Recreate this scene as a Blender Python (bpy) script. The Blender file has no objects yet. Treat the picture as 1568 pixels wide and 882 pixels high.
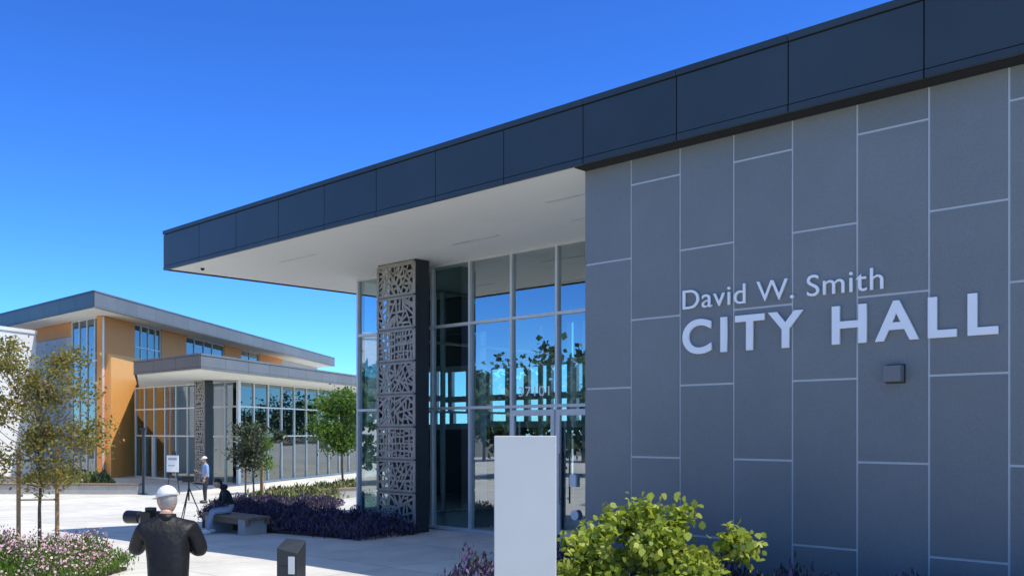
import bpy, math, random
import numpy as np
from mathutils import Vector, Matrix
random.seed(7); rng=np.random.default_rng(7)
sc=bpy.context.scene
# ------------------------------------------------------------------ helpers
def g(x,y):
    a=min(max((y-14)/20,0),1); b=min(max((-x-1)/6,0),1)
    return -0.5*a*b
def frame(o,d):
    d=Vector((d[0],d[1],0)).normalized(); y=Vector((-d.y,d.x,0))
    M=Matrix(((d.x,y.x,0,o[0]),(d.y,y.y,0,o[1]),(0,0,1,0),(0,0,0,1)))
    return M
U=Vector((.720,-.694,0)).normalized(); V=Vector((-U.y,U.x,0))
class MB:
    def __init__(s,M=None): s.v=[];s.f=[];s.m=[];s.M=M or Matrix.Identity(4)
    def add(s,vs,fs,mi=0,M=None):
        M=M or s.M; b=len(s.v)
        s.v+= [tuple(M@Vector(p)) for p in vs]
        s.f+= [tuple(b+i for i in f) for f in fs]; s.m+=[mi]*len(fs)
    def box(s,x0,x1,y0,y1,z0,z1,mi=0,M=None):
        v=[(x,y,z) for z in (z0,z1) for (x,y) in ((x0,y0),(x1,y0),(x1,y1),(x0,y1))]
        s.add(v,[(3,2,1,0),(4,5,6,7),(0,1,5,4),(1,2,6,5),(2,3,7,6),(3,0,4,7)],mi,M)
    def prism(s,poly,z0,z1,mi=0,M=None):
        n=len(poly); v=[(p[0],p[1],z0) for p in poly]+[(p[0],p[1],z1) for p in poly]
        f=[tuple(reversed(range(n))),tuple(range(n,2*n))]+[(i,(i+1)%n,n+(i+1)%n,n+i) for i in range(n)]
        s.add(v,f,mi,M)
    def bar(s,p,q,w,t,nrm,mi=0,M=None):
        p=Vector(p);q=Vector(q);d=(q-p)
        if d.length<1e-5: return
        d.normalize(); n=Vector(nrm).normalized(); b=d.cross(n).normalized()*w/2; n=n*t/2
        v=[e+sb*b+sn*n for e in (p,q) for (sb,sn) in ((-1,-1),(1,-1),(1,1),(-1,1))]
        s.add(v,[(3,2,1,0),(4,5,6,7),(0,1,5,4),(1,2,6,5),(2,3,7,6),(3,0,4,7)],mi,M)
    def tube(s,pts,rad,n=8,mi=0,M=None):
        pts=[Vector(p) for p in pts]; vs=[];fs=[]
        ref=Vector((.13,.97,.2))
        for i,p in enumerate(pts):
            d=(pts[min(i+1,len(pts)-1)]-pts[max(i-1,0)]).normalized()
            if abs(d.dot(ref))>.95: ref=Vector((1,0,0))
            a=d.cross(ref).normalized(); b=d.cross(a)
            r=rad[i] if isinstance(rad,(list,tuple)) else rad
            for k in range(n):
                t=2*math.pi*k/n; vs.append(p+a*math.cos(t)*r+b*math.sin(t)*r)
        for i in range(len(pts)-1):
            for k in range(n):
                fs.append((i*n+k,i*n+(k+1)%n,(i+1)*n+(k+1)%n,(i+1)*n+k))
        fs.append(tuple(range(n))[::-1]); fs.append(tuple((len(pts)-1)*n+k for k in range(n)))
        s.add(vs,fs,mi,M)
    def ell(s,c,R,rad,mi=0,ns=16,nr=10,fn=None,mfn=None,zmin=-1):
        vs=[]; R=R or Matrix.Identity(3); c=Vector(c); un=[]
        for j in range(nr+1):
            ph=-math.pi/2+math.pi*j/nr
            for i in range(ns):
                th=2*math.pi*i/ns
                q=Vector((math.cos(ph)*math.cos(th),math.cos(ph)*math.sin(th),max(math.sin(ph),zmin)))
                un.append(q.copy())
                p=Vector((q.x*rad[0],q.y*rad[1],q.z*rad[2]))
                if fn: p=fn(q,p)
                vs.append(c+R@p)
        b=len(s.v); s.v+=[tuple(s.M@p) for p in vs]
        for j in range(nr):
            for i in range(ns):
                f=(j*ns+i,j*ns+(i+1)%ns,(j+1)*ns+(i+1)%ns,(j+1)*ns+i)
                s.f.append(tuple(b+k for k in f))
                qc=sum((un[k] for k in f),Vector())/4
                s.m.append(mfn(qc) if mfn else mi)
    def obj(s,name,mats,parent=None,smooth=False,bevel=0):
        me=bpy.data.meshes.new(name); me.from_pydata(s.v,[],s.f); 
        for m in mats: me.materials.append(m)
        me.polygons.foreach_set('material_index',s.m)
        if smooth: me.polygons.foreach_set('use_smooth',[True]*len(s.f))
        me.update(); o=bpy.data.objects.new(name,me); sc.collection.objects.link(o)
        if parent: o.parent=parent
        if bevel:
            b=o.modifiers.new('Bevel','BEVEL'); b.width=bevel; b.segments=2; b.limit_method='ANGLE'
        return o
def empty(name,loc=(0,0,0)):
    e=bpy.data.objects.new(name,None); e.empty_display_size=.3; sc.collection.objects.link(e); return e
# ------------------------------------------------------------------ materials
def nt(name):
    m=bpy.data.materials.new(name); m.use_nodes=True; t=m.node_tree
    return m,t,t.nodes['Principled BSDF']
def mat(name,col,rough=.6,metal=0,ns=6,amt=.15,bump=0,bs=60,spec=.5,detail=6,streak=None,grain=0,isl=0):
    m,t,p=nt(name); N=t.nodes; L=t.links
    p.inputs['Roughness'].default_value=rough; p.inputs['Metallic'].default_value=metal
    p.inputs['Specular IOR Level'].default_value=spec
    tc=N.new('ShaderNodeTexCoord'); mp=N.new('ShaderNodeMapping'); L.new(tc.outputs['Object'],mp.inputs[0])
    if streak: mp.inputs['Scale'].default_value=streak
    no=N.new('ShaderNodeTexNoise'); no.inputs['Scale'].default_value=ns; no.inputs['Detail'].default_value=detail
    no.inputs['Roughness'].default_value=.65
    L.new(mp.outputs[0],no.inputs['Vector'])
    def mr(src,a,b,fa=.25,fb=.75):
        r=N.new('ShaderNodeMapRange'); r.inputs['From Min'].default_value=fa; r.inputs['From Max'].default_value=fb
        r.inputs['To Min'].default_value=a; r.inputs['To Max'].default_value=b; L.new(src,r.inputs['Value']); return r.outputs[0]
    def mul(a,b):
        q=N.new('ShaderNodeMath'); q.operation='MULTIPLY'; L.new(a,q.inputs[0]); L.new(b,q.inputs[1]); return q.outputs[0]
    fac=mr(no.outputs['Fac'],1-amt,1+amt)
    if grain:
        n3=N.new('ShaderNodeTexNoise'); n3.inputs['Scale'].default_value=70; n3.inputs['Detail'].default_value=3; n3.inputs['Roughness'].default_value=.8
        L.new(tc.outputs['Object'],n3.inputs['Vector']); fac=mul(fac,mr(n3.outputs['Fac'],1-grain,1+grain,.35,.65))
    if isl:
        ge=N.new('ShaderNodeNewGeometry'); fac=mul(fac,mr(ge.outputs['Random Per Island'],1-isl,1+isl,0,1))
    mx=N.new('ShaderNodeVectorMath'); mx.operation='SCALE'; mx.inputs[0].default_value=col[:3]
    L.new(fac,mx.inputs['Scale']); L.new(mx.outputs[0],p.inputs['Base Color'])
    if bump:
        n2=N.new('ShaderNodeTexNoise'); n2.inputs['Scale'].default_value=bs; n2.inputs['Detail'].default_value=4
        L.new(tc.outputs['Object'],n2.inputs['Vector'])
        b=N.new('ShaderNodeBump'); b.inputs['Strength'].default_value=bump; b.inputs['Distance'].default_value=.02
        L.new(n2.outputs['Fac'],b.inputs['Height']); L.new(b.outputs[0],p.inputs['Normal'])
    return m
def leafmat(name,cols,trans=.35,rough=.5):
    m,t,p=nt(name); N=t.nodes; L=t.links
    ge=N.new('ShaderNodeNewGeometry'); cr=N.new('ShaderNodeValToRGB')
    L.new(ge.outputs['Random Per Island'],cr.inputs[0])
    el=cr.color_ramp.elements
    while len(el)<len(cols): el.new(.5)
    for i,c in enumerate(cols): el[i].position=i/(len(cols)-1) if len(cols)>1 else 0; el[i].color=(*c,1)
    L.new(cr.outputs[0],p.inputs['Base Color']); p.inputs['Roughness'].default_value=rough
    if trans<.32: return m
    tr=N.new('ShaderNodeBsdfTranslucent'); L.new(cr.outputs[0],tr.inputs['Color'])
    mx=N.new('ShaderNodeMixShader'); mx.inputs[0].default_value=trans
    L.new(p.outputs[0],mx.inputs[1]); L.new(tr.outputs[0],mx.inputs[2])
    L.new(mx.outputs[0],N['Material Output'].inputs['Surface'])
    return m
def glassmat(name,tint,base=.12,k=1.0,refl=(.9,.97,1)):
    m,t,p=nt(name); N=t.nodes; L=t.links; N.remove(p)
    fr=N.new('ShaderNodeFresnel'); fr.inputs['IOR'].default_value=1.52
    ma=N.new('ShaderNodeMath'); ma.operation='MULTIPLY_ADD'; ma.use_clamp=True
    ma.inputs[1].default_value=k; ma.inputs[2].default_value=base; L.new(fr.outputs[0],ma.inputs[0])
    tr=N.new('ShaderNodeBsdfTransparent'); tr.inputs[0].default_value=(*tint,1)
    gl=N.new('ShaderNodeBsdfGlossy'); gl.inputs['Roughness'].default_value=.0; gl.inputs['Color'].default_value=(*refl,1)
    mx=N.new('ShaderNodeMixShader'); L.new(ma.outputs[0],mx.inputs[0]); L.new(tr.outputs[0],mx.inputs[1]); L.new(gl.outputs[0],mx.inputs[2])
    L.new(mx.outputs[0],N['Material Output'].inputs['Surface']); return m
def pavemat(name,col,ang,size,jw=.008):
    m,t,p=nt(name); N=t.nodes; L=t.links; p.inputs['Roughness'].default_value=.85
    tc=N.new('ShaderNodeTexCoord'); mp=N.new('ShaderNodeMapping'); mp.inputs['Rotation'].default_value=(0,0,ang)
    mp.inputs['Scale'].default_value=(1/size,1/size,1/size); L.new(tc.outputs['Object'],mp.inputs[0])
    sx=N.new('ShaderNodeSeparateXYZ'); L.new(mp.outputs[0],sx.inputs[0]); lines=[]
    for ax in (0,1):
        f=N.new('ShaderNodeMath'); f.operation='FRACT'; L.new(sx.outputs[ax],f.inputs[0])
        c=N.new('ShaderNodeMath'); c.operation='LESS_THAN'; c.inputs[1].default_value=jw/size*2; L.new(f.outputs[0],c.inputs[0]); lines.append(c)
    mxm=N.new('ShaderNodeMath'); mxm.operation='MAXIMUM'; L.new(lines[0].outputs[0],mxm.inputs[0]); L.new(lines[1].outputs[0],mxm.inputs[1])
    fl=N.new('ShaderNodeVectorMath'); fl.operation='FLOOR'; L.new(mp.outputs[0],fl.inputs[0])
    sc2=N.new('ShaderNodeVectorMath'); sc2.operation='MULTIPLY'; sc2.inputs[1].default_value=(1,1,0); L.new(fl.outputs[0],sc2.inputs[0])
    wn=N.new('ShaderNodeTexWhiteNoise'); wn.noise_dimensions='3D'; L.new(sc2.outputs[0],wn.inputs['Vector'])
    n1=N.new('ShaderNodeTexNoise'); n1.inputs['Scale'].default_value=.9; n1.inputs['Detail'].default_value=8; n1.inputs['Roughness'].default_value=.7; L.new(tc.outputs['Object'],n1.inputs['Vector'])
    n2=N.new('ShaderNodeTexNoise'); n2.inputs['Scale'].default_value=45; n2.inputs['Detail'].default_value=3; L.new(tc.outputs['Object'],n2.inputs['Vector'])
    def mr(src,a,b,fa=0,fb=1):
        r=N.new('ShaderNodeMapRange'); r.inputs['From Min'].default_value=fa; r.inputs['From Max'].default_value=fb
        r.inputs['To Min'].default_value=a; r.inputs['To Max'].default_value=b; L.new(src,r.inputs['Value']); return r.outputs[0]
    def mul(a,b):
        q=N.new('ShaderNodeMath'); q.operation='MULTIPLY'; L.new(a,q.inputs[0]); L.new(b,q.inputs[1]); return q.outputs[0]
    f=mul(mul(mr(wn.outputs['Value'],.90,1.06),mr(n1.outputs['Fac'],.78,1.16,.25,.75)),mul(mr(n2.outputs['Fac'],.93,1.07,.3,.7),mr(mxm.outputs[0],1,.40)))
    s=N.new('ShaderNodeVectorMath'); s.operation='SCALE'; s.inputs[0].default_value=col; L.new(f,s.inputs['Scale']); L.new(s.outputs[0],p.inputs['Base Color'])
    b=N.new('ShaderNodeBump'); b.inputs['Strength'].default_value=.15; b.inputs['Distance'].default_value=.01; L.new(n2.outputs['Fac'],b.inputs['Height']); L.new(b.outputs[0],p.inputs['Normal'])
    return m
M_panel=mat('wall_panel_grey',(.195,.212,.205),.5,0,1.2,.07,.25,220,grain=.13,isl=.035)
M_joint=mat('joint_light',(.58,.62,.61),.5,0,5,.05)
M_fascia=mat('fascia_metal',(.046,.060,.064),.42,.2,.8,.12,.04,12,.4,grain=.06,isl=.07)
M_fascore=mat('fascia_gap',(.012,.012,.014),.8)
M_soffit=mat('soffit_white',(.88,.87,.79),.6,0,.5,.04)
M_alu=mat('mullion_aluminium',(.66,.67,.65),.4,.3,3,.05)
M_dark=mat('dark_metal',(.035,.040,.045),.45,.3,3,.2)
M_screen=mat('screen_metal',(.34,.315,.27),.5,.3,5,.2)
M_back=mat('screen_backing',(.03,.033,.034),.6,0,2,.3)
M_glass=glassmat('lobby_glass',(.52,.72,.72),.30,1.2)
M_glass2=glassmat('community_glass',(.30,.50,.50),.14,1.0)
M_letter=mat('sign_letter_white',(.90,.91,.88),.4,0,5,.02)
M_orange=mat('orange_panel',(.72,.27,.055),.6,0,1.5,.06,.1,120)
M_orange2=mat('orange_panel_light',(.88,.42,.12),.6,0,1.5,.05,.1,120)
M_white=mat('white_wall',(.80,.79,.77),.6,0,1,.05)
M_lgrey=mat('light_grey_panel',(.45,.46,.46),.55,0,1,.06,isl=.05)
M_fascia2=mat('fascia_lit_and_box_grey',(.18,.185,.18),.5,.1,.8,.1,isl=.06)  # fascia metal with sunlight put into its colour; plain grey on wall_light_box
M_bronze=mat('canopy_bronze',(.13,.105,.08),.5,.1,.8,.1,isl=.06)
M_int=mat('interior_wall',(.20,.21,.19),.8,0,1,.2)
M_core=mat('interior_core',(.045,.06,.058),.8,0,.6,.4)
M_intfloor=mat('interior_floor',(.10,.10,.095),.35,0,1,.2)
M_intdark=mat('interior_dark',(.035,.055,.048),.7,0,1,.3)
M_conc=pavemat('plaza_concrete',(.60,.575,.51),math.radians(44),2.4)
M_ground=mat('outer_ground',(.17,.155,.115),.95,0,.2,.3,.3,4)
M_concw=mat('concrete_wall',(.40,.38,.35),.8,0,3,.15,.2,50)
M_wood=mat('bench_wood',(.22,.15,.09),.7,0,6,.35,.2,30,streak=(1,1,8),isl=.15)
M_stake=mat('stake_wood',(.42,.25,.12),.7,0,6,.3,.2,30,streak=(6,6,.6))
M_bark=mat('bark',(.13,.10,.075),.9,0,14,.4,.5,40)
M_soil=mat('mulch_soil',(.06,.042,.03),.95,0,12,.5,.7,25)
M_pylon=mat('pylon_white',(.52,.53,.50),.45,0,1.2,.04,.05,150)
M_leaf_y=leafmat('leaf_yellow_green',[(.22,.22,.04),(.30,.26,.05),(.14,.17,.03),(.36,.22,.07),(.26,.28,.06)],.45)
M_leaf_g=leafmat('leaf_green',[(.07,.15,.02),(.13,.24,.03),(.18,.29,.04),(.08,.14,.02)],.45)
M_leaf_b=leafmat('leaf_bright',[(.22,.30,.025),(.36,.44,.045),(.44,.50,.06),(.12,.19,.02),(.50,.54,.11),(.30,.38,.04)],.42,.4)
M_leaf_d=leafmat('leaf_dark',[(.03,.055,.02),(.05,.08,.025),(.06,.05,.03),(.07,.11,.03)],.3)
M_leaf_far=leafmat('leaf_far',[(.035,.07,.02),(.06,.10,.03),(.045,.08,.02),(.08,.12,.035)],.25)
M_purple=leafmat('leaf_purple',[(.05,.03,.08),(.09,.05,.14),(.03,.045,.025),(.13,.07,.22),(.04,.05,.025),(.07,.05,.06)],.3,.6)
M_pink=leafmat('flower_pink',[(.55,.28,.33),(.66,.44,.44),(.45,.2,.25),(.70,.55,.52)],.3)
M_grass=leafmat('grass_dry',[(.15,.19,.05),(.24,.22,.08),(.10,.15,.03)],.3)
# ------------------------------------------------------------------ foliage
def leaf_obj(name,C,size,mt,parent=None,up=.4,asp=.5,blade=False,rnd=False):
    n=len(C); a=rng.normal(size=(n,3)); nn=rng.normal(size=(n,3)); nn[:,2]+=up*3
    if blade: a[:,2]=np.abs(a[:,2])+1.8
    a/=np.linalg.norm(a,axis=1)[:,None]; b=np.cross(nn,a); b/=np.linalg.norm(b,axis=1)[:,None]+1e-9
    nv=np.cross(a,b); s=(size*rng.uniform(.6,1.3,n))[:,None]
    if rnd:
        P=np.stack([C-a*s*.5, C+b*s*asp*.42-a*s*.22+nv*s*.1, C+b*s*asp*.42+a*s*.15+nv*s*.12, C+a*s*.5-nv*s*.08, C-b*s*asp*.42+a*s*.15+nv*s*.12, C-b*s*asp*.42-a*s*.22+nv*s*.1],1); K=6
    else:
        P=np.stack([C-a*s*.5, C+b*s*asp*.5+nv*s*.12-a*s*.05, C+a*s*.5, C-b*s*asp*.5+nv*s*.12-a*s*.05],1); K=4
    P=P.reshape(-1,3)
    me=bpy.data.meshes.new(name); me.vertices.add(K*n); me.vertices.foreach_set('co',P.ravel())
    me.loops.add(K*n); me.loops.foreach_set('vertex_index',np.arange(K*n))
    me.polygons.add(n); me.polygons.foreach_set('loop_start',np.arange(0,K*n,K)); me.polygons.foreach_set('loop_total',np.full(n,K))
    me.materials.append(mt); me.update(calc_edges=True); me.validate()
    o=bpy.data.objects.new(name,me); sc.collection.objects.link(o)
    if parent: o.parent=parent
    return o
def tree(name,base,h_trunk,cc,cr,ncl,nleaf,lsize,mt,tr=.04,sd=.18):
    e=empty(name); base=Vector(base); cc=Vector(cc); mb=MB()
    top=Vector((cc.x,cc.y,cc.z+cr[2]*.55)); k=7
    tp=[base.lerp(top,i/k)+Vector((random.uniform(-1,1)*tr*.6,random.uniform(-1,1)*tr*.6,0))*(0 if i==0 else 1) for i in range(k+1)]
    tp[0].z-=.1
    mb.tube(tp,[tr*(1-.82*i/k) for i in range(k+1)],8)
    ends=[]
    for i in range(ncl):
        while True:
            q=Vector((random.uniform(-1,1),random.uniform(-1,1),random.uniform(-1,1)))
            if .25<q.length<1: break
        ends.append(cc+Vector((q.x*cr[0],q.y*cr[1],q.z*cr[2])))
    for i,en in enumerate(ends):
        hfrac=max(h_trunk/(top.z-base.z),min(.95,((en.z-base.z)/(top.z-base.z))*.75))
        st=base.lerp(top,hfrac); mid=st.lerp(en,.5)+Vector((0,0,-.06*(en-st).length))+Vector([random.uniform(-.06,.06) for _ in range(3)])
        r=tr*.33*(1-.6*hfrac)+.003
        mb.tube([st,mid,en],[r,r*.6,r*.25],5)
        for _ in range(2):
            e2=en+Vector([random.gauss(0,sd*1.2) for _ in range(3)])
            mb.tube([mid.lerp(en,.5),e2],[r*.35,r*.15],4)
    mb.obj('trunk_and_limbs',[M_bark],e,True)
    E=np.array([tuple(x) for x in ends]); w=rng.uniform(.3,1.6,len(E)); w/=w.sum()
    idx=rng.choice(len(E),nleaf,p=w); C=E[idx]+rng.normal(size=(nleaf,3))*sd*np.array([1,1,.8])*rng.uniform(.5,1.3,len(E))[idx][:,None]
    leaf_obj('crown_leaves',C,lsize,mt,e)
    return e
# ------------------------------------------------------------------ ground
def grid(name,xs,ys,dz,mt):
    vs=[(x,y,g(x,y)+dz) for y in ys for x in xs]; nx=len(xs)
    fs=[(j*nx+i,j*nx+i+1,(j+1)*nx+i+1,(j+1)*nx+i) for j in range(len(ys)-1) for i in range(nx-1)]
    mb=MB(); mb.v=vs; mb.f=fs; mb.m=[0]*len(fs); return mb.obj(name,[mt],None,True)
inner=list(range(-70,41)); innery=list(range(-20,116))
grid('ground',[-900,-400,-150]+inner+[120,400,900],[-900,-300,-80]+innery+[200,500,1200],-.08,M_ground)
grid('plaza_pavement',inner[2:-1],innery[1:-1],0,M_conc)
# ------------------------------------------------------------------ generic facade bits
def glazing(F,G,M,xs,zs,y0=0,w=.06,dep=.14,tilt=.003,skip=(),nog=False):
    for x in xs: F.box(x-w/2,x+w/2,y0,y0+dep,zs[0],zs[-1],0,M)
    for i in range(len(xs)-1):
        a=xs[i]+w/2; b=xs[i+1]-w/2
        for j,z in enumerate(zs):
            if (i,j) in skip: continue
            z0=z-w/2 if 0<j<len(zs)-1 else (z if j==0 else z-w)
            F.box(a,b,y0+.004,y0+dep-.004,z0,z0+w,0,M)
        if nog: continue
        for j in range(len(zs)-1):
            t1=random.uniform(-tilt,tilt)*(b-a); t2=random.uniform(-tilt,tilt)*(zs[j+1]-zs[j]); yc=y0+dep*.45
            G.add([(a,yc+t1+t2,zs[j]),(b,yc-t1+t2,zs[j]),(b,yc-t1-t2,zs[j+1]),(a,yc+t1-t2,zs[j+1])],[(0,1,2,3)],0,M)
def fascia(F,M,joints,z0,z1,out=.03,mi=0,gap=.016,cap=True):
    for a,b in zip(joints[:-1],joints[1:]):
        F.box(a+gap/2,b-gap/2,-out,.02,z0+.09,z1-.085,mi,M)
        F.box(a+gap/2,b-gap/2,-out-.006,.02,z0,z0+.078,mi,M)
    if cap: 
        for a,b in zip(joints[:-1],joints[1:]): F.box(a+.004,b-.004,-out-.022,.05,z1-.07,z1+.012,mi,M)
def screen(S,M,x0,x1,y,z0,z1,n,mi=0,bw=.03,k0=1.0):
    h=(z1-z0)/n
    for k in range(n):
        a,b=x0+.03,x1-.03; c,d=z0+k*h+.02,z0+(k+1)*h-.02
        t=.012
        for (p,q) in (((a,c),(b,c)),((b,c),(b,d)),((b,d),(a,d)),((a,d),(a,c))):
            S.bar((p[0],y,p[1]),(q[0],y,q[1]),bw*1.6,t*2,(0,1,0),mi,M)
        style=(k*2+1)%3; polys=[[(a,c),(b,c),(b,d),(a,d)]]; segs=[]
        tgt=[.030,.036,.022][style]*k0
        def area(P): return abs(sum(P[i][0]*P[(i+1)%len(P)][1]-P[(i+1)%len(P)][0]*P[i][1] for i in range(len(P))))/2
        for it in range(90):
            polys.sort(key=area); P=polys.pop()
            if area(P)<tgt: polys.append(P); break
            cx=sum(p[0] for p in P)/len(P)+random.uniform(-.05,.05); cy=sum(p[1] for p in P)/len(P)+random.uniform(-.04,.04)
            w_=max(p[0] for p in P)-min(p[0] for p in P); h_=max(p[1] for p in P)-min(p[1] for p in P)
            an=(math.pi/2 if w_>h_ else 0)+random.gauss(0,[.5,.75,.06][style])
            nx,ny=-math.sin(an),math.cos(an)
            A=[];B=[];X=[]
            for i in range(len(P)):
                p,q=P[i],P[(i+1)%len(P)]; dp=(p[0]-cx)*nx+(p[1]-cy)*ny; dq=(q[0]-cx)*nx+(q[1]-cy)*ny
                (A if dp>=0 else B).append(p)
                if dp*dq<0:
                    t_=dp/(dp-dq); x=(p[0]+(q[0]-p[0])*t_,p[1]+(q[1]-p[1])*t_); A.append(x);B.append(x);X.append(x)
            if len(X)==2 and len(A)>2 and len(B)>2: polys+=[A,B]; segs.append(X)
            else: polys.append(P)
        for i,(p,q) in enumerate(segs):
            S.bar((p[0],y+.0004*i,p[1]),(q[0],y+.0004*i,q[1]),bw*random.uniform(.7,1.3),t,(0,1,0),mi,M)
def text_mesh(name,body,width,height,mt,parent,M,x,y,z,ext=.02,off=0.0,spc=1.0,wspc=1.0):
    cu=bpy.data.curves.new(name,'FONT'); cu.body=body; cu.size=1; cu.extrude=.05; cu.offset=off; cu.space_character=spc; cu.space_word=wspc
    o=bpy.data.objects.new(name,cu); sc.collection.objects.link(o); bpy.context.view_layer.update()
    me=bpy.data.meshes.new_from_object(o.evaluated_get(bpy.context.evaluated_depsgraph_get()))
    bpy.data.objects.remove(o)
    co=np.array([v.co[:] for v in me.vertices]); mn=co.min(0); mx=co.max(0)
    for v in me.vertices:
        px=(v.co.x-mn[0])/(mx[0]-mn[0])*width; pz=(v.co.y-mn[1])/(mx[1]-mn[1])*height
        d=(v.co.z/.05)*ext
        v.co=M@Vector((x+px,y-d,z+pz))
    me.materials.clear(); me.materials.append(mt); me.name=name
    ob=bpy.data.objects.new(name,me); sc.collection.objects.link(ob); ob.parent=parent; return ob
# ------------------------------------------------------------------ CITY HALL
A=(1.056,13.53); M1=frame(A,U)
ch=empty('city_hall_building')
ZS=5.94; ZT=6.79; PW=.7975
W=MB(M1)
W.box(0.002,14,.012,13.8,-.4,ZS-.03,1)
odd=[1.84,3.71,5.56]; even=[.84,2.79,4.56]
for c in range(17):
    x0=c*PW; x1=min((c+1)*PW,14); zz=[-.35]+(even if c%2==0 else odd)+[ZS-.02]; gp=.013
    for a,b in zip(zz[:-1],zz[1:]):
        W.box(x0+(gp if c else -.01),x1-gp,0,.05,a+gp,b-gp,0)
W.obj('panel_wall',[M_panel,M_joint],ch)
R=MB(M1)
R.box(-12.32,14.5,-.297,13.97,ZS+.02,ZT-.03,1)
jo=[-12.35,-10.66,-9.1]+[ .22-1.545*k for k in range(5,-1,-1)]+[.22+1.545*k for k in range(1,9)]+[14.4]
fascia(R,M1@Matrix.Translation((0,-.297,0)),jo,ZS-.04,ZT)
R.box(.0,14.3,-.25,-.003,ZS-.04,ZS-.014,1)
Mside=frame(tuple((M1@Vector((-12.32,-.297,0)))[:2]),-V)
fascia(R,Mside,[-14.2+1.42*k for k in range(11)],ZS-.04,ZT)
R.obj('roof_fascia',[M_fascia,M_fascore],ch)
S=MB(M1)
xs=[-12.28,-9.9,-7.5,-5.1,-2.7,-.3,2.1,4.5,6.9,9.3,11.7,14.3]
ys=[-.24,1.75,3.75,8,13.9]
S.box(-12.29,14.35,-.28,13.95,ZS-.004,ZS+.018,1)
for a,b in zip(xs[:-1],xs[1:]):
    for c,d in zip(ys[:-1],ys[1:]): S.box(a+.002,b-.002,c+.002,d-.002,ZS-.012,ZS,0)
for (x,y) in ((-9.6,1.0),(-5.4,2.3),(-2.3,2.3),(-1.7,1.0)):
    S.box(x,x+1.3,y,y+.09,ZS-.022,ZS-.013,2)
S.ell((-11.6,.25,ZS-.025),None,(.045,.045,.04),1)
S.obj('soffit',[M_soffit,M_fascore,M_alu],ch)
F=MB();G=MB()
gx=[-10.30,-9.05,-7.54,-6.29,-5.03,-3.78,-2.53,-1.27,-.03]; gz=[0,2.695,4.53,ZS-.014]
GY=3.66
glazing(F,G,M1,gx,gz,GY)
Mleft=frame(tuple((M1@Vector((-10.33,GY,0)))[:2]),-V)
glazing(F,G,Mleft,[-8.0,-6.7,-5.4,-4.1,-2.8,-1.4,-.12],gz,0)
glazing(F,G,M1,[-10.2+.92*k for k in range(12)],[2.3,3.3,4.45],11.8,w=.20,nog=True)
D=MB(M1)
for a,b,h in ((-5.0,-3.81,1),(-3.75,-2.56,0)):
    D.box(a,a+.09,GY-.03,GY+.02,.02,2.62); D.box(b-.09,b,GY-.03,GY+.02,.02,2.62)
    D.box(a+.09,b-.09,GY-.028,GY+.018,2.5,2.62); D.box(a+.09,b-.09,GY-.028,GY+.018,.02,.24)
    hx=b-.14 if h else a+.14
    D.tube([(hx,GY-.09,.75),(hx,GY-.09,1.75)],.018,8,1); D.tube([(hx,GY-.09,.85),(hx,GY-.02,.85)],.012,6,1); D.tube([(hx,GY-.09,1.65),(hx,GY-.02,1.65)],.012,6,1)
D.box(-3.43,-3.27,GY-.002,GY+.055,1.1,1.34,2)
D.ell((-3.3,GY-.0,.55),None,(.10,.010,.10),2)
D.obj('entrance_doors',[M_alu,M_screen,M_letter],ch)
F.obj('window_frames',[M_alu],ch); G.obj('window_glass',[M_glass],ch)
I=MB(M1)
I.box(-10.2,0,GY+.1,11.8,-.3,.012,1)
I.box(-10.3,0,11.9,12.0,-.3,2.3,2); I.box(-10.3,0,11.9,12.0,4.45,ZS-.02,2)
I.box(-10.2,-.01,7.4,7.6,4.9,ZS-.02,2)
I.box(-6.6,-3.6,8.6,9.3,.012,1.1,0)
for x in (-8.2,-4.9,-1.5): I.box(x,x+.3,9.8,10.1,.012,ZS-.02,3)
for x in (-7,-2.5):
    I.box(x,x+.8,6.2,6.9,.012,.45,4); I.box(x,x+.8,6.9,7.05,.012,.85,4)
I.box(-.05,-.0,GY+.15,11.7,.012,ZS-.02,2)
I.obj('lobby_interior',[M_int,M_intfloor,M_intdark,M_white,M_dark],ch)
SC=MB(M1)
sy=2.835; sx0,sx1=-8.44,-7.12
screen(SC,M1,sx0,sx1,sy,.12,ZS-.06,8,0,bw=.050,k0=.95)
for x in (sx0,sx1-.06): SC.box(x,x+.06,sy+.02,sy+.10,0-.2,ZS-.013,1)
SC.box(sx1-.06,sx1+.0,sy+.102,sy+.40,-.2,ZS-.014,1)
SC.box(sx0+.01,sx1-.062,sy+.36,sy+.40-.003,-.2,ZS-.015,2)
for k in range(9):
    z=.12+k*(ZS-.2)/8; SC.box(sx0+.06,sx1-.06,sy+.025,sy+.07,z-.02,z+.02,1)
SC.obj('decorative_screen_column',[M_screen,M_dark,M_back],ch)
text_mesh('sign_small_lettering','David W. Smith',2.64,.25,M_letter,ch,M1,1.66,-.022,3.775,.012,-.002,1.05)
text_mesh('sign_large_lettering','CITY HALL',3.83,.45,M_letter,ch,M1,1.66,-.024,3.185,.014,.024,1.26,1.0)
text_mesh('address_number','37101',.85,.2,M_letter,ch,M1,-4.85,GY+.05,2.9,.002,0,1.1)
B=MB(M1); 
B.box(4.32,4.54,-.012,-.002,2.72,2.93,1); B.box(4.335,4.525,-.12,-.013,2.735,2.915,0)
B.obj('wall_light_box',[M_fascia2,M_dark],ch,bevel=.008)
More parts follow.
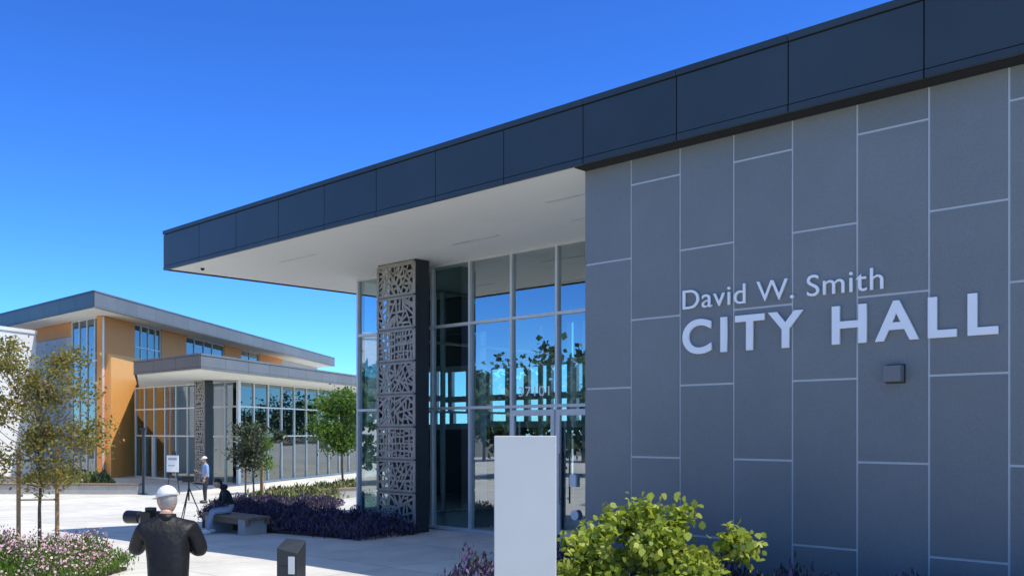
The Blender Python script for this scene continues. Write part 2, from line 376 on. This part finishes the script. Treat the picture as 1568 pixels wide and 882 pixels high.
# ------------------------------------------------------------------ COMMUNITY BUILDING
cb=empty('community_building')
dr=Vector((.066,.998,0)); dr2=Vector((.239,.971,0))
Oc=(-23.2,53.5); ML=frame(Oc,U); MR=frame(Oc,dr)
F=MB();G=MB();Wb=MB();
glazing(F,G,ML,[-4.3,-3.25,-2.15,-1.05,-.06],[-.6,1.9,4.0,6.2,8.68],0)
for k in range(8):
    Wb.box(-4.36-1.9*(k+1)+.01,-4.36-1.9*k-.01,0,.2,-.8,3.6,2,ML); Wb.box(-4.36-1.9*(k+1)+.01,-4.36-1.9*k-.01,0,.2,3.62,7.8,2,ML)
Wb.box(-20,-4.36,.02,.25,7.82,8.68,0,ML)
Wb.box(0,4.0,0,.3,-.8,8.69,0,MR); Wb.box(.35,4.1,-.35,-.003,-.8,6.55,1,MR)
glazing(F,G,MR,[4.05,5.0,6.0,7.0,7.7],[5.2,7.3,8.68],.05)
glazing(F,G,MR,[11.7,13.2,14.9,16.5,18.7],[5.2,7.3,8.68],.05)
glazing(F,G,MR,[22.4,24.5,26.7],[5.2,7.3,8.68],.05)
for a,b in ((7.74,11.66),(18.74,22.36),(26.74,33)): Wb.box(a,b,0,.3,5.2,8.69,0,MR)
Wb.box(33,45,.03,.3,5.2,8.69,2,MR)
Wb.prism([(-24.46,56.8),(-21.9,98.4),(-42.3,98),(-42.3,74)],-.8,8.69,3)
Wb.prism([(-15.2,54.5),(-10,76),(-19,80),(-21.6,60)],-.8,4.6,3)
Wb.obj('walls',[M_orange,M_orange2,M_lgrey,M_core],cb)
Rf=MB()
up=[(-22.1,50),(-18.1,96.5),(-36,112),(-49,76)]
Rf.prism(up,8.76,9.55,1); Rf.prism([(-22.2,50.3),(-18.3,96.3),(-36,111.5),(-48.6,76)],8.70,8.755,2)
fascia(Rf,frame((-22.1,50),(Vector((-18.1,96.5,0))-Vector((-22.1,50,0)))),[2.33*k for k in range(21)],8.72,9.6,mi=0)  # sunlit side: lighter copy of the metal, light painted into the colour
fascia(Rf,frame((-22.1,50),-(Vector((-49,76,0))-Vector((-22.1,50,0)))),[-2.33*k for k in range(16,-1,-1)],8.72,9.6,mi=3)  # shaded side: darker copy of the same metal, shade painted into the colour
K=Vector((-12.7,38.5,0)); KL=Vector((-17.15,42.9,0)); KR=Vector((-3.6,75.4,0))
Rf.prism([K[:2],KR[:2],(-20.8,85),(-22.75,57.6),KL[:2]],4.76,5.28,1)
Rf.prism([(-12.75,38.7),(-3.8,75.2),(-20.8,84.7),(-22.7,57.6),(-17.05,43.0)],4.70,4.755,2)
fascia(Rf,frame(K[:2],KR-K),[1.9*k for k in range(20)],4.72,5.34,mi=0)
fascia(Rf,frame(K[:2],K-KL),[-6.25,-4.2,-2.1,0],4.72,5.34,mi=4)
Rf.obj('roofs',[M_fascia2,M_fascore,M_soffit,M_fascia,M_bronze],cb)
Q=(-13.6,47.0); MQ=frame(Q,U); MQ2=frame(Q,dr2)
glazing(F,G,MQ,[-11.6,-10.4,-9.2,-7.9,-6.6,-5.3,-4.0,-2.7,-1.35,-.05],[-.5,1.9,3.4,4.69],0,w=.08)
glazing(F,G,MQ2,[.08+1.5*k for k in range(20)],[-.5,1.9,3.4,4.69],0,w=.07)
for a in (-10.36,-9.36,-11.5,-10.53): F.box(a,a+.1,-.05,-.002,-.5,1.86,0,MQ)
F.obj('window_frames',[M_alu],cb); G.obj('window_glass',[M_glass2],cb)
S2=MB(MQ); screen(S2,MQ,-2.1,-1.15,-1.2,-.4,4.68,8,0,bw=.05,k0=1.1); S2.box(-1.15,-1.06,-1.2,-.8,-.6,4.69,1); S2.box(-2.19,-2.1,-1.2,-.8,-.6,4.69,1); S2.box(-2.1,-1.15,-.83,-.8,-.6,4.68,2)
S2.obj('decorative_screen_column',[M_screen,M_dark,M_back],cb)
wb=empty('white_building'); MW=frame((-27.7,55),(.283,.959)); w=MB()
w.box(-30,0,0,12,-.8,7.8,0,MW); w.box(-30,.06,-.06,12,7.802,8.0,0,MW)
for k in range(7): w.box(-3.2-3*k,-3.17-3*k,-.004,.01,-.7,7.7,1,MW)
w.obj('walls',[M_white,M_lgrey],wb)
# ------------------------------------------------------------------ site objects
py=empty('monument_sign_pylon'); MP=frame((.12,8.0),(.995,-.06)); p=MB(MP)
p.box(-.265,.255,-.09,.09,.0,2.155,0)
p.obj('pylon_body',[M_pylon],py,bevel=.006)
p=MB(MP); p.box(-.42,.40,-.25,.25,-.1,.06,0); p.obj('pylon_base',[M_concw],py,bevel=.01)
bo=empty('light_bollard'); p=MB(frame((-2.8,12.0),(.97,-.25)))
p.box(-.14,.14,-.12,.12,-.05,.5,0)
p.add([(-.14,-.12,.502),(.14,-.12,.502),(.14,.12,.502),(-.14,.12,.502),(-.14,-.12,.72),(.14,-.12,.66),(.14,.12,.80),(-.14,.12,.82)],[(3,2,1,0),(4,5,6,7),(0,1,5,4),(1,2,6,5),(2,3,7,6),(3,0,4,7)],0)
p.box(.02,.11,-.128,-.121,.40,.62,1); p.obj('bollard_body',[M_dark,M_alu],bo,bevel=.008)
def bed(name,M,x0,x1,y0,y1,h,n,mt,size,blade=True,extra=None,base=None,ov=.02):
    e=empty(name); p=MB(M); zb=base if base is not None else 0
    p.box(x0,x1,y0,y1,zb-.3,zb+.03,0); p.obj('soil',[M_soil],e)
    X=rng.uniform(x0-ov,x1+ov,n); Y=rng.uniform(y0-ov,y1+ov,n)
    mod=.5+.5*np.sin(X*4.1+np.sin(Y*3.3)*2)*np.cos(Y*4.7+X)+.25*np.sin(X*9+Y*7)
    ed=np.clip(np.minimum(np.minimum(X-x0+ov,x1+ov-X),np.minimum(Y-y0+ov,y1+ov-Y))/.3,0,1)
    Z=zb+.05+h*rng.uniform(0,1,n)**.6*(.55+.45*mod)*(.45+.55*ed)
    P=np.stack([X,Y,Z],1)+rng.normal(size=(n,3))*.04; Mn=np.array(M); P=P@Mn[:3,:3].T+Mn[:3,3]
    leaf_obj('plants',P,size,mt,e,blade=blade,asp=.35)
    if extra:
        k=(rng.random(n)<extra[1])&(mod>.35); leaf_obj('flowers',P[k]+np.array([0,0,h*.18]),size*.6,extra[0],e,asp=.9)
    return e
bed('purple_flower_bed',M1,-13.6,-7.0,1.3,2.7,.50,26000,M_purple,.085,base=-.08,ov=.1)
bed('purple_flower_bed',M1,-.6,9,-2.3,-.15,.66,22000,M_purple,.10)
bed('pink_flower_bush',frame((-8.6,13.6),(1,0)),-.8,2.45,-.6,1.5,.55,18000,M_leaf_g,.065,extra=(M_pink,.5),base=0,ov=.12)
bed('ornamental_grass_bed',frame((-7.5,37),(.239,.971)),-3.5,9,-.9,1.6,.5,10000,M_grass,.2,base=-.5)
bed('ornamental_grass_bed',frame((-21.5,45),(1,0)),-1.5,2.2,-.8,.8,.75,4000,M_grass,.3,base=-.5)
bed('purple_flower_bed',frame((-8.8,31.5),(1,0)),-1.2,3.0,-.8,1.2,.45,8000,M_purple,.10,base=-.46)
def stakes(par,pts,z0,h):
    s=MB()
    for (x,y) in pts: s.tube([(x,y,z0-.2),(x,y,z0+h)],[.035,.033],8)
    for z in (h*.55,h*.9): s.tube([(pts[0][0],pts[0][1],z0+z),(pts[1][0],pts[1][1],z0+z)],.012,6)
    s.obj('stakes',[M_stake],par)
t=tree('young_tree',(-7.9,15.8,g(-7.9,15.8)),1.3,(-7.9,15.8,2.5),(1.2,.95,1.25),44,8500,.08,M_leaf_y,.035,.17)
stakes(t,[(-8.22,15.75),(-7.6,15.8)],0,1.9)
t=tree('young_tree',(-9.0,33,-.49),1.2,(-9.0,33,1.75),(.95,.9,.85),22,3200,.13,M_leaf_d,.04,.16); stakes(t,[(-9.3,33),(-8.7,33)],-.5,1.6)
tree('leafy_tree',(-7.35,41,-.5),1.6,(-7.4,41,2.45),(1.15,1.1,1.6),30,6500,.17,M_leaf_g,.06,.25)
tree('leafy_tree',(-10.6,40,-.5),1.2,(-10.6,40,1.6),(.7,.7,.9),14,2000,.15,M_leaf_g,.05,.2)
tree('leafy_tree',(-3.0,52,-.3),1.6,(-3.2,52,2.6),(1.5,1.4,1.8),24,5000,.2,M_leaf_g,.06,.3)
# shrub
sh=empty('green_shrub'); mb=MB(); cs=[]
for i in range(54):
    a=random.uniform(0,2*math.pi); rr=random.uniform(.05,1)**.6; h=random.uniform(.35,1.38)*(1-.26*rr**2)
    c=Vector((1.47+math.cos(a)*rr*.97,10.0+math.sin(a)*rr*.7,h)); cs.append(tuple(c))
    mb.tube([(1.47+random.uniform(-.1,.1),10+random.uniform(-.1,.1),0),(1.47+math.cos(a)*rr*.4,10+math.sin(a)*rr*.3,h*.5),c],[.012,.009,.004],5)
mb.obj('stems',[M_bark],sh,True); cs=np.array(cs)
idx=rng.integers(0,len(cs),9000); C=cs[idx]+rng.normal(size=(9000,3))*np.array([.095,.095,.08]); C=C[C[:,2]>.08]
leaf_obj('leaves',C,.082,M_leaf_b,sh,up=.4,asp=.85,rnd=True)
def mass(name,pts,mt):
    e=empty(name); mb=MB(); Cs=[]
    for (x,y,h,r) in pts:
        mb.tube([(x,y,-.6),(x,y,h*.6)],[.16,.07],6)
        for i in range(14):
            q=rng.normal(size=3)*np.array([.45,.45,.36])*r; c=np.array([x,y,h*.62])+q
            Cs.append(c+rng.normal(size=(100,3))*r*.2)
    mb.obj('trunks',[M_bark],e); leaf_obj('crowns',np.concatenate(Cs),.5,mt,e,asp=.8)
pts=[(-26+random.uniform(-4,4),-4+3.4*i+random.uniform(-1,1),random.uniform(4.0,6.2),random.uniform(1.8,2.6)) for i in range(13)]
mass('row_of_trees',pts,M_leaf_far)
pts=[(-50+random.uniform(-6,6),-50+7*i,random.uniform(6,9),random.uniform(3,4)) for i in range(14)]+[(-40+9*i+random.uniform(-2,2),-45+random.uniform(-5,5),random.uniform(6,10),random.uniform(3,4)) for i in range(12)]
mass('distant_trees',pts,M_leaf_far)
pts=[(-60+9*i+random.uniform(-3,3),130+random.uniform(-6,6),random.uniform(6,8),random.uniform(3.5,4.5)) for i in range(22)]
mass('distant_trees',pts,M_leaf_far)
# bench
be=empty('park_bench'); MBn=frame((-6.25,21.8),U); b=MB(MBn)
zg=-.2
b.box(-1.15,-.85,-.28,.28,zg-.1,zg+.40,1); b.box(.35,.65,-.28,.28,zg-.1,zg+.40,1)
for k in range(5): b.box(-1.3,.8,-.29+k*.118,-.29+k*.118+.105,zg+.402,zg+.46,0)
b.box(-1.28,.78,-.27,-.22,zg+.28,zg+.40,0); b.box(-1.28,.78,.22,.27,zg+.28,zg+.40,0)
b.obj('bench_slats_and_legs',[M_wood,M_concw],be,bevel=.006)
def seatwall(name,M,x0,x1,z0):
    e=empty(name); p=MB(M); p.box(x0,x1,0,.4,z0-.2,z0+.38,0); p.box(x0-.03,x1+.03,-.03,.43,z0+.382,z0+.45,1); p.obj('wall_and_seat',[M_concw,M_wood],e,bevel=.008)
seatwall('planter_seat_wall',frame((-17,40),(1,-.05)),-9,1.2,-.5)
seatwall('planter_seat_wall',frame((-24,46),(1,-.05)),-9,3.5,-.5)
seatwall('planter_seat_wall',frame((-8.6,35.5),(.8,.6)),-.5,4.5,-.5)
lp=empty('lamp_post'); p=MB(); p.tube([(-15.6,40,-.55),(-15.6,40,2.2)],.055,10); p.box(-15.72,-15.48,39.88,40.12,2.2,2.32); p.box(-15.75,-15.45,39.85,40.15,-.5,-.46); p.obj('post',[M_dark],lp)
ea=empty('easel_sign'); p=MB(frame((-14.35,40),(.95,-.2)))
p.box(-.28,.28,-.02,.0,.45,1.15,1)
p.tube([(-.3,0.02,-.5),(-.05,.1,1.35)],.018,6,0);p.tube([(.3,0.02,-.5),(.05,.1,1.35)],.018,6,0);p.tube([(0,.5,-.5),(0,.1,1.3)],.018,6,0)
p.box(-.2,.2,-.026,-.021,.95,1.05,2); p.box(-.2,.1,-.026,-.021,.7,.74,2)
p.obj('board_and_legs',[M_dark,M_letter,M_lgrey],ea)
# ------------------------------------------------------------------ people
M_skin=mat('skin',(.50,.30,.21),.5,0,20,.08)
M_jacket=mat('black_jacket',(.010,.010,.011),.5,0,8,.3,.9,9,spec=.25)
M_trous=mat('dark_trousers',(.03,.032,.04),.8,0,8,.2,.3,14)
M_jeans=mat('light_jeans',(.30,.36,.44),.8,0,8,.2,.3,14)
M_blue=mat('blue_shirt',(.22,.36,.58),.7,0,8,.15,.5,12)
M_hood=mat('dark_hoodie',(.012,.014,.022),.8,0,8,.2,.5,12)
M_hair=mat('hair_dark',(.02,.014,.01),.6,0,60,.4)
M_hairg=mat('hair_grey',(.30,.27,.24),.6,0,60,.3)
M_cap=mat('cap_white',(.72,.70,.66),.8,0,15,.08,.5,25)
M_shoe=mat('white_shoe',(.7,.7,.7),.5); M_shoed=mat('dark_shoe',(.03,.025,.02),.4)
M_cam=mat('camera_black',(.01,.01,.011),.35,0,20,.2)
M_eye=mat('eye_dark',(.02,.015,.01),.2); M_lip=mat('lips',(.38,.16,.13),.5)
def skin_body(mb,J,E):
    names=list(J); ix={n:i for i,n in enumerate(names)}
    me=bpy.data.meshes.new('tmp'); me.from_pydata([J[n][0] for n in names],[(ix[a],ix[b]) for a,b,_ in E],[])
    o=bpy.data.objects.new('tmp',me); sc.collection.objects.link(o)
    m=o.modifiers.new('Skin','SKIN'); m.branch_smoothing=.4
    s=o.modifiers.new('Sub','SUBSURF'); s.levels=2; s.render_levels=2
    if not me.skin_vertices: 
        bpy.context.view_layer.objects.active=o; bpy.ops.mesh.customdata_skin_add()
    for i,n in enumerate(names):
        r=J[n][1]; sv=me.skin_vertices[0].data[i]; sv.radius=(r,r) if not isinstance(r,tuple) else r; sv.use_root=(n=='pelvis')
    bpy.context.view_layer.update()
    em=bpy.data.meshes.new_from_object(o.evaluated_get(bpy.context.evaluated_depsgraph_get()))
    bpy.data.objects.remove(o)
    base=len(mb.v); mb.v+=[tuple(v.co) for v in em.vertices]
    segs=[(Vector(J[a][0]),Vector(J[b][0]),l) for a,b,l in E]
    for p in em.polygons:
        c=p.center; best=None
        for a,b,l in segs:
            d=b-a; t_=max(0,min(1,(c-a).dot(d)/d.length_squared)); q=(c-(a+d*t_)).length
            if best is None or q<best[0]: best=(q,l)
        mb.f.append(tuple(base+i for i in p.vertices)); mb.m.append(best[1])
def head(mb,c,fwd,tilt=0,skin=0,hair=1,eye=2,lip=3,cap=None,longhair=False,s=1.0):
    f=Vector(fwd).normalized(); f.z=math.sin(tilt) ; f.normalize(); side=Vector((0,0,1)).cross(f).normalized(); upv=f.cross(side)
    Rm=Matrix((f,side,upv)).transposed(); c=Vector(c)
    def fn(q,p):
        p=p.copy()
        if q.z<0: p.y*=1-.28*(-q.z)**1.4; p.x*=1-.10*(-q.z)
        p.x+=.024*math.exp(-((q.z+.12)**2)/.03-(q.y**2)/.02)*(1 if q.x>0 else 0)
        p.x+=.010*math.exp(-((q.z+.75)**2)/.03-(q.y**2)/.08)*(1 if q.x>0 else 0)
        return p
    hl=-.75 if longhair else -.45
    mb.ell(c,Rm,(.098*s,.077*s,.120*s),skin,28,20,fn,lambda q: hair if (q.z>.52 or (q.x<.15 and q.z>hl and (q.z>.0 or q.x<-.15))) else skin)
    for sg in (-1,1):
        mb.ell(c+Rm@Vector((-.005,sg*.077,-.005))*s,Rm,(.018,.009,.032),skin,8,6)
        mb.ell(c+Rm@Vector((.088,sg*.031,.006))*s,Rm,(.009,.013,.008),eye,8,6)
    mb.ell(c+Rm@Vector((.090,0,-.058))*s,Rm,(.010,.024,.007),lip,8,6)
    if cap is not None:
        mb.ell(c+Rm@Vector((-.003,0,.030)),Rm,(.105,.084,.098),cap,24,14,zmin=0.0)
        mb.ell(c+Rm@Vector((.108,0,.036)),Rm,(.065,.065,.007),cap,16,6)
def hand(mb,w,d,n,curl=.6,mi=0,thumb=1):
    w=Vector(w); d=Vector(d).normalized(); n=Vector(n); n=(n-d*n.dot(d)).normalized(); s=d.cross(n)
    mb.ell(w+d*.045,Matrix((d,s,n)).transposed(),(.055,.042,.018),mi,12,8)
    for k,(off,L) in enumerate(((-.030,.068),(-.010,.078),(.010,.072),(.029,.058))):
        p0=w+d*.075+s*off; a=curl; pts=[p0]; ang=0; l=L/3
        for j in range(3):
            ang+=a; pts.append(pts[-1]+(d*math.cos(ang)+n*math.sin(ang))*l)
        mb.tube(pts,[.009,.0085,.0078,.006],7,mi)
    p0=w+d*.02+s*(-.035*thumb); mb.tube([p0,p0+(d*.6-s*thumb*.7+n*.3).normalized()*.035,p0+(d*.9-s*thumb*.3+n*.6).normalized()*.065],[.012,.010,.007],7,mi)
def shoe(mb,a,f,mi):
    f=Vector((f[0],f[1],0)).normalized(); sd=Vector((-f.y,f.x,0)); Rm=Matrix((f,sd,Vector((0,0,1)))).transposed()
    mb.ell(Vector(a)+f*.06+Vector((0,0,-.035)),Rm,(.145,.05,.055),mi,14,8,zmin=-.75)
ph=empty('photographer_person'); o=Vector((-2.885,7.9,-.05))
def Wp(x,y,z): return (o.x+x,o.y+y,o.z+z)
J={'pelvis':(Wp(.02,-.02,.93),(.20,.16)),'waist':(Wp(.02,-.01,1.08),(.21,.165)),'chest':(Wp(.0,.03,1.28),(.21,.165)),'up':(Wp(-.02,.05,1.43),(.16,.12)),'neck':(Wp(-.03,.08,1.53),.065),'ntop':(Wp(-.035,.09,1.60),.055),
'rs':(Wp(.165,.12,1.43),.09),'re':(Wp(.245,.16,1.20),.072),'rw':(Wp(-.09,.30,1.42),.042),
'ls':(Wp(-.19,-.01,1.43),.09),'le':(Wp(-.30,.10,1.22),.07),'lw':(Wp(-.33,.29,1.43),.042),
'rh':(Wp(.10,.05,.90),.105),'rk':(Wp(.13,.08,.50),.07),'ra':(Wp(.14,.04,.15),.05),
'lh':(Wp(-.07,-.05,.90),.105),'lk':(Wp(-.13,.0,.50),.07),'la':(Wp(-.17,-.06,.15),.05)}
E=[('pelvis','waist',4),('waist','chest',4),('chest','up',4),('up','neck',4),('neck','ntop',0),('up','rs',4),('rs','re',4),('re','rw',4),('up','ls',4),('ls','le',4),('le','lw',4),('pelvis','rh',5),('rh','rk',5),('rk','ra',5),('pelvis','lh',5),('lh','lk',5),('lk','la',5)]
mb=MB(); skin_body(mb,J,E)
head(mb,Wp(-.04,.12,1.66),(-.75,.6,0),-.2,0,1,2,3,cap=6)
hand(mb,J['rw'][0],(-.6,.3,.5),(-.6,-.4,0),.5); hand(mb,J['lw'][0],(-.05,.3,.9),(.5,.4,0),.5,thumb=-1)
for k in ('ra','la'): shoe(mb,J[k][0],(-.6,.8),7)
mb.ell(Wp(.02,-.01,.90),None,(.235,.19,.07),4,20,8)
mb.tube([Wp(-.03,.075,1.485),Wp(-.03,.08,1.55)],[.088,.076],16,4)
mb.obj('body',[M_skin,M_hairg,M_eye,M_lip,M_jacket,M_trous,M_cap,M_shoed],ph,True)
c=MB(frame((o.x-.24,o.y+.30),(-.93,.35))@Matrix.Translation((0,0,-.05))) 
c.box(-.05,.06,-.075,.075,1.44,1.55,0); c.box(-.03,.05,-.03,.03,1.55,1.585,0)
c.tube([(.06,0,1.495),(.12,0,1.495),(.122,0,1.495),(.27,0,1.495)],[.042,.042,.055,.058],16,0)
c.obj('photo_camera',[M_cam],ph,bevel=.006)
def standing(name,x,y,zg,face,mtop,mleg,cap=None):
    e=empty(name); f=Vector((face[0],face[1],0)).normalized(); r=Vector((f.y,-f.x,0))
    def P(a,b,z): q=Vector((x,y,zg))+r*a+f*b; return (q.x,q.y,zg+z)
    J={'pelvis':(P(0,0,.93),(.15,.12)),'waist':(P(0,0,1.08),(.145,.11)),'chest':(P(0,.01,1.27),(.17,.12)),'up':(P(0,.0,1.40),(.13,.09)),'neck':(P(0,.02,1.47),.055),'ntop':(P(0,.03,1.53),.05),
    'rs':(P(.18,0,1.40),.065),'ls':(P(-.18,0,1.40),.065),
    're':(P(.24,.05,1.12),.05),'rw':(P(.16,.27,1.20),.035),'le':(P(-.24,.0,1.12),.05),'lw':(P(-.22,.12,.90),.035),
    'rh':(P(.09,0,.86),.095),'rk':(P(.11,.03,.48),.062),'ra':(P(.12,0,.09),.045),'lh':(P(-.09,0,.86),.095),'lk':(P(-.11,.04,.48),.062),'la':(P(-.13,.04,.09),.045)}
    E=[('pelvis','waist',4),('waist','chest',4),('chest','up',4),('up','neck',4),('neck','ntop',0),('up','rs',4),('rs','re',4),('re','rw',0),('up','ls',4),('ls','le',4),('le','lw',0),('pelvis','rh',5),('rh','rk',5),('rk','ra',5),('pelvis','lh',5),('lh','lk',5),('lk','la',5)]
    mb=MB(); skin_body(mb,J,E); head(mb,P(0,.05,1.62),f,-.1,cap=cap)
    hand(mb,J['rw'][0],f*.9+r*-.1,(0,0,1),.5); hand(mb,J['lw'][0],(0,0,-1),r,.3,thumb=-1)
    for k in ('ra','la'): shoe(mb,J[k][0],f,7)
    mb.obj('body',[M_skin,M_hair,M_eye,M_lip,mtop,mleg,M_cap,M_shoed],e,True)
standing('standing_person',-11.4,35.2,g(-11.4,35.2),(-.8,-.5),M_blue,M_trous,cap=6)
se=empty('seated_person'); zs=g(-6.8,22); f=Vector((-.85,-.45,0)).normalized(); r=Vector((f.y,-f.x,0)); hip=MBn@Vector((-.42,.02,0))
def P(a,b,z): q=Vector((hip.x,hip.y,0))+r*a+f*b; return (q.x,q.y,zs+z)
J={'pelvis':(P(0,0,.57),(.15,.13)),'waist':(P(0,.04,.70),(.15,.12)),'chest':(P(0,.12,.88),(.17,.13)),'up':(P(0,.19,.99),(.13,.1)),'neck':(P(0,.23,1.05),.06),'ntop':(P(0,.27,1.10),.05),
'rs':(P(.17,.18,.98),.07),'re':(P(.2,.24,.72),.055),'rw':(P(.06,.42,.74),.038),'ls':(P(-.17,.18,.98),.07),'le':(P(-.2,.24,.72),.055),'lw':(P(-.06,.42,.74),.038),
'rh':(P(.09,.06,.55),.095),'rk':(P(.13,.47,.52),.065),'ra':(P(.13,.44,.10),.045),'lh':(P(-.09,.06,.55),.095),'lk':(P(-.12,.46,.52),.065),'la':(P(-.12,.58,.10),.045)}
E=[('pelvis','waist',4),('waist','chest',4),('chest','up',4),('up','neck',4),('neck','ntop',0),('up','rs',4),('rs','re',4),('re','rw',4),('up','ls',4),('ls','le',4),('le','lw',4),('pelvis','rh',5),('rh','rk',5),('rk','ra',5),('pelvis','lh',5),('lh','lk',5),('lk','la',5)]
mb=MB(); skin_body(mb,J,E); head(mb,P(0,.32,1.17),f,-.45,longhair=True)
hand(mb,J['rw'][0],f*.8-r*.2,(0,0,1),.6); hand(mb,J['lw'][0],f*.8+r*.2,(0,0,1),.6,thumb=-1)
mb.ell(P(0,.20,1.08),None,(.10,.10,.07),4)
for k in ('ra','la'): shoe(mb,J[k][0],f,7)
mb.obj('body',[M_skin,M_hair,M_eye,M_lip,M_hood,M_jeans,M_cap,M_shoe],se,True)
tr=empty('tripod_video_camera'); x,y=-8.75,25.6; z=g(x,y); p=MB()
for a in (0.4,2.5,4.6): p.tube([(x,y,z+.95),(x+.38*math.cos(a),y+.38*math.sin(a),z)],[.02,.013],6)
p.tube([(x,y,z+.6),(x,y,z+1.1)],.022,8); p.box(x-.16,x+.16,y-.06,y+.06,z+1.1,z+1.26); p.tube([(x-.16,y,z+1.18),(x-.3,y,z+1.18)],[.045,.055],12); p.tube([(x+.05,y,z+1.1),(x+.35,y-.1,z+.9)],.01,6)
p.obj('tripod_and_camera',[M_cam],tr)
# ------------------------------------------------------------------ camera, light, world
cam=bpy.data.cameras.new('camera'); cam.lens=33.24; cam.sensor_width=36; cam.shift_y=.139; cam.clip_end=3000; cam.clip_start=.1
co=bpy.data.objects.new('camera',cam); co.location=(0,0,2.2); co.rotation_euler=(math.radians(90),0,0); sc.collection.objects.link(co); sc.camera=co
el=math.radians(64); sxy=Vector((.93,-.36)).normalized()
sdir=Vector((sxy.x*math.cos(el),sxy.y*math.cos(el),math.sin(el)))
sun=bpy.data.lights.new('sun','SUN'); sun.energy=5.0; sun.angle=math.radians(.5); sun.color=(1,.94,.85)
so=bpy.data.objects.new('sun',sun); so.rotation_euler=sdir.to_track_quat('Z','Y').to_euler(); so.location=(20,-5,40); sc.collection.objects.link(so)
w=bpy.data.worlds.new('World'); sc.world=w; w.use_nodes=True; N=w.node_tree.nodes; L=w.node_tree.links
sky=N.new('ShaderNodeTexSky'); sky.sky_type='NISHITA'; sky.sun_disc=False; sky.sun_elevation=el; sky.sun_rotation=math.atan2(sxy.x,sxy.y)
sky.air_density=1.0; sky.dust_density=0; sky.ozone_density=3.0; sky.altitude=1000
ga=N.new('ShaderNodeGamma'); ga.inputs['Gamma'].default_value=1.4
L.new(sky.outputs[0],ga.inputs[0])
# deep blue clear sky; unseen warm glow added near sun to neutralise blue shade
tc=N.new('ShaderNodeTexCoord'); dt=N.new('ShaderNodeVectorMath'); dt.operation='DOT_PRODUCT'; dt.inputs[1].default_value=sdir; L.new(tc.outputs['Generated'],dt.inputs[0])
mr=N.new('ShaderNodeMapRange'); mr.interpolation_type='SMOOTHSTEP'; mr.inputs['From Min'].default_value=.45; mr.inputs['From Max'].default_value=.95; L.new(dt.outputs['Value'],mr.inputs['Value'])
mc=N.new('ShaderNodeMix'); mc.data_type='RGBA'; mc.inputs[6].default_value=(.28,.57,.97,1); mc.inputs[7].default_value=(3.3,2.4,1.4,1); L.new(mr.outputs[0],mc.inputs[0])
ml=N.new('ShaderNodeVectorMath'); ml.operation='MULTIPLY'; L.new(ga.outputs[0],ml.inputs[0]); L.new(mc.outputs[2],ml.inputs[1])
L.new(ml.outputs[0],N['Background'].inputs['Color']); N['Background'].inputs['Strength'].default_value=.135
sc.view_settings.view_transform='Standard'; sc.view_settings.look='None'; sc.view_settings.exposure=0
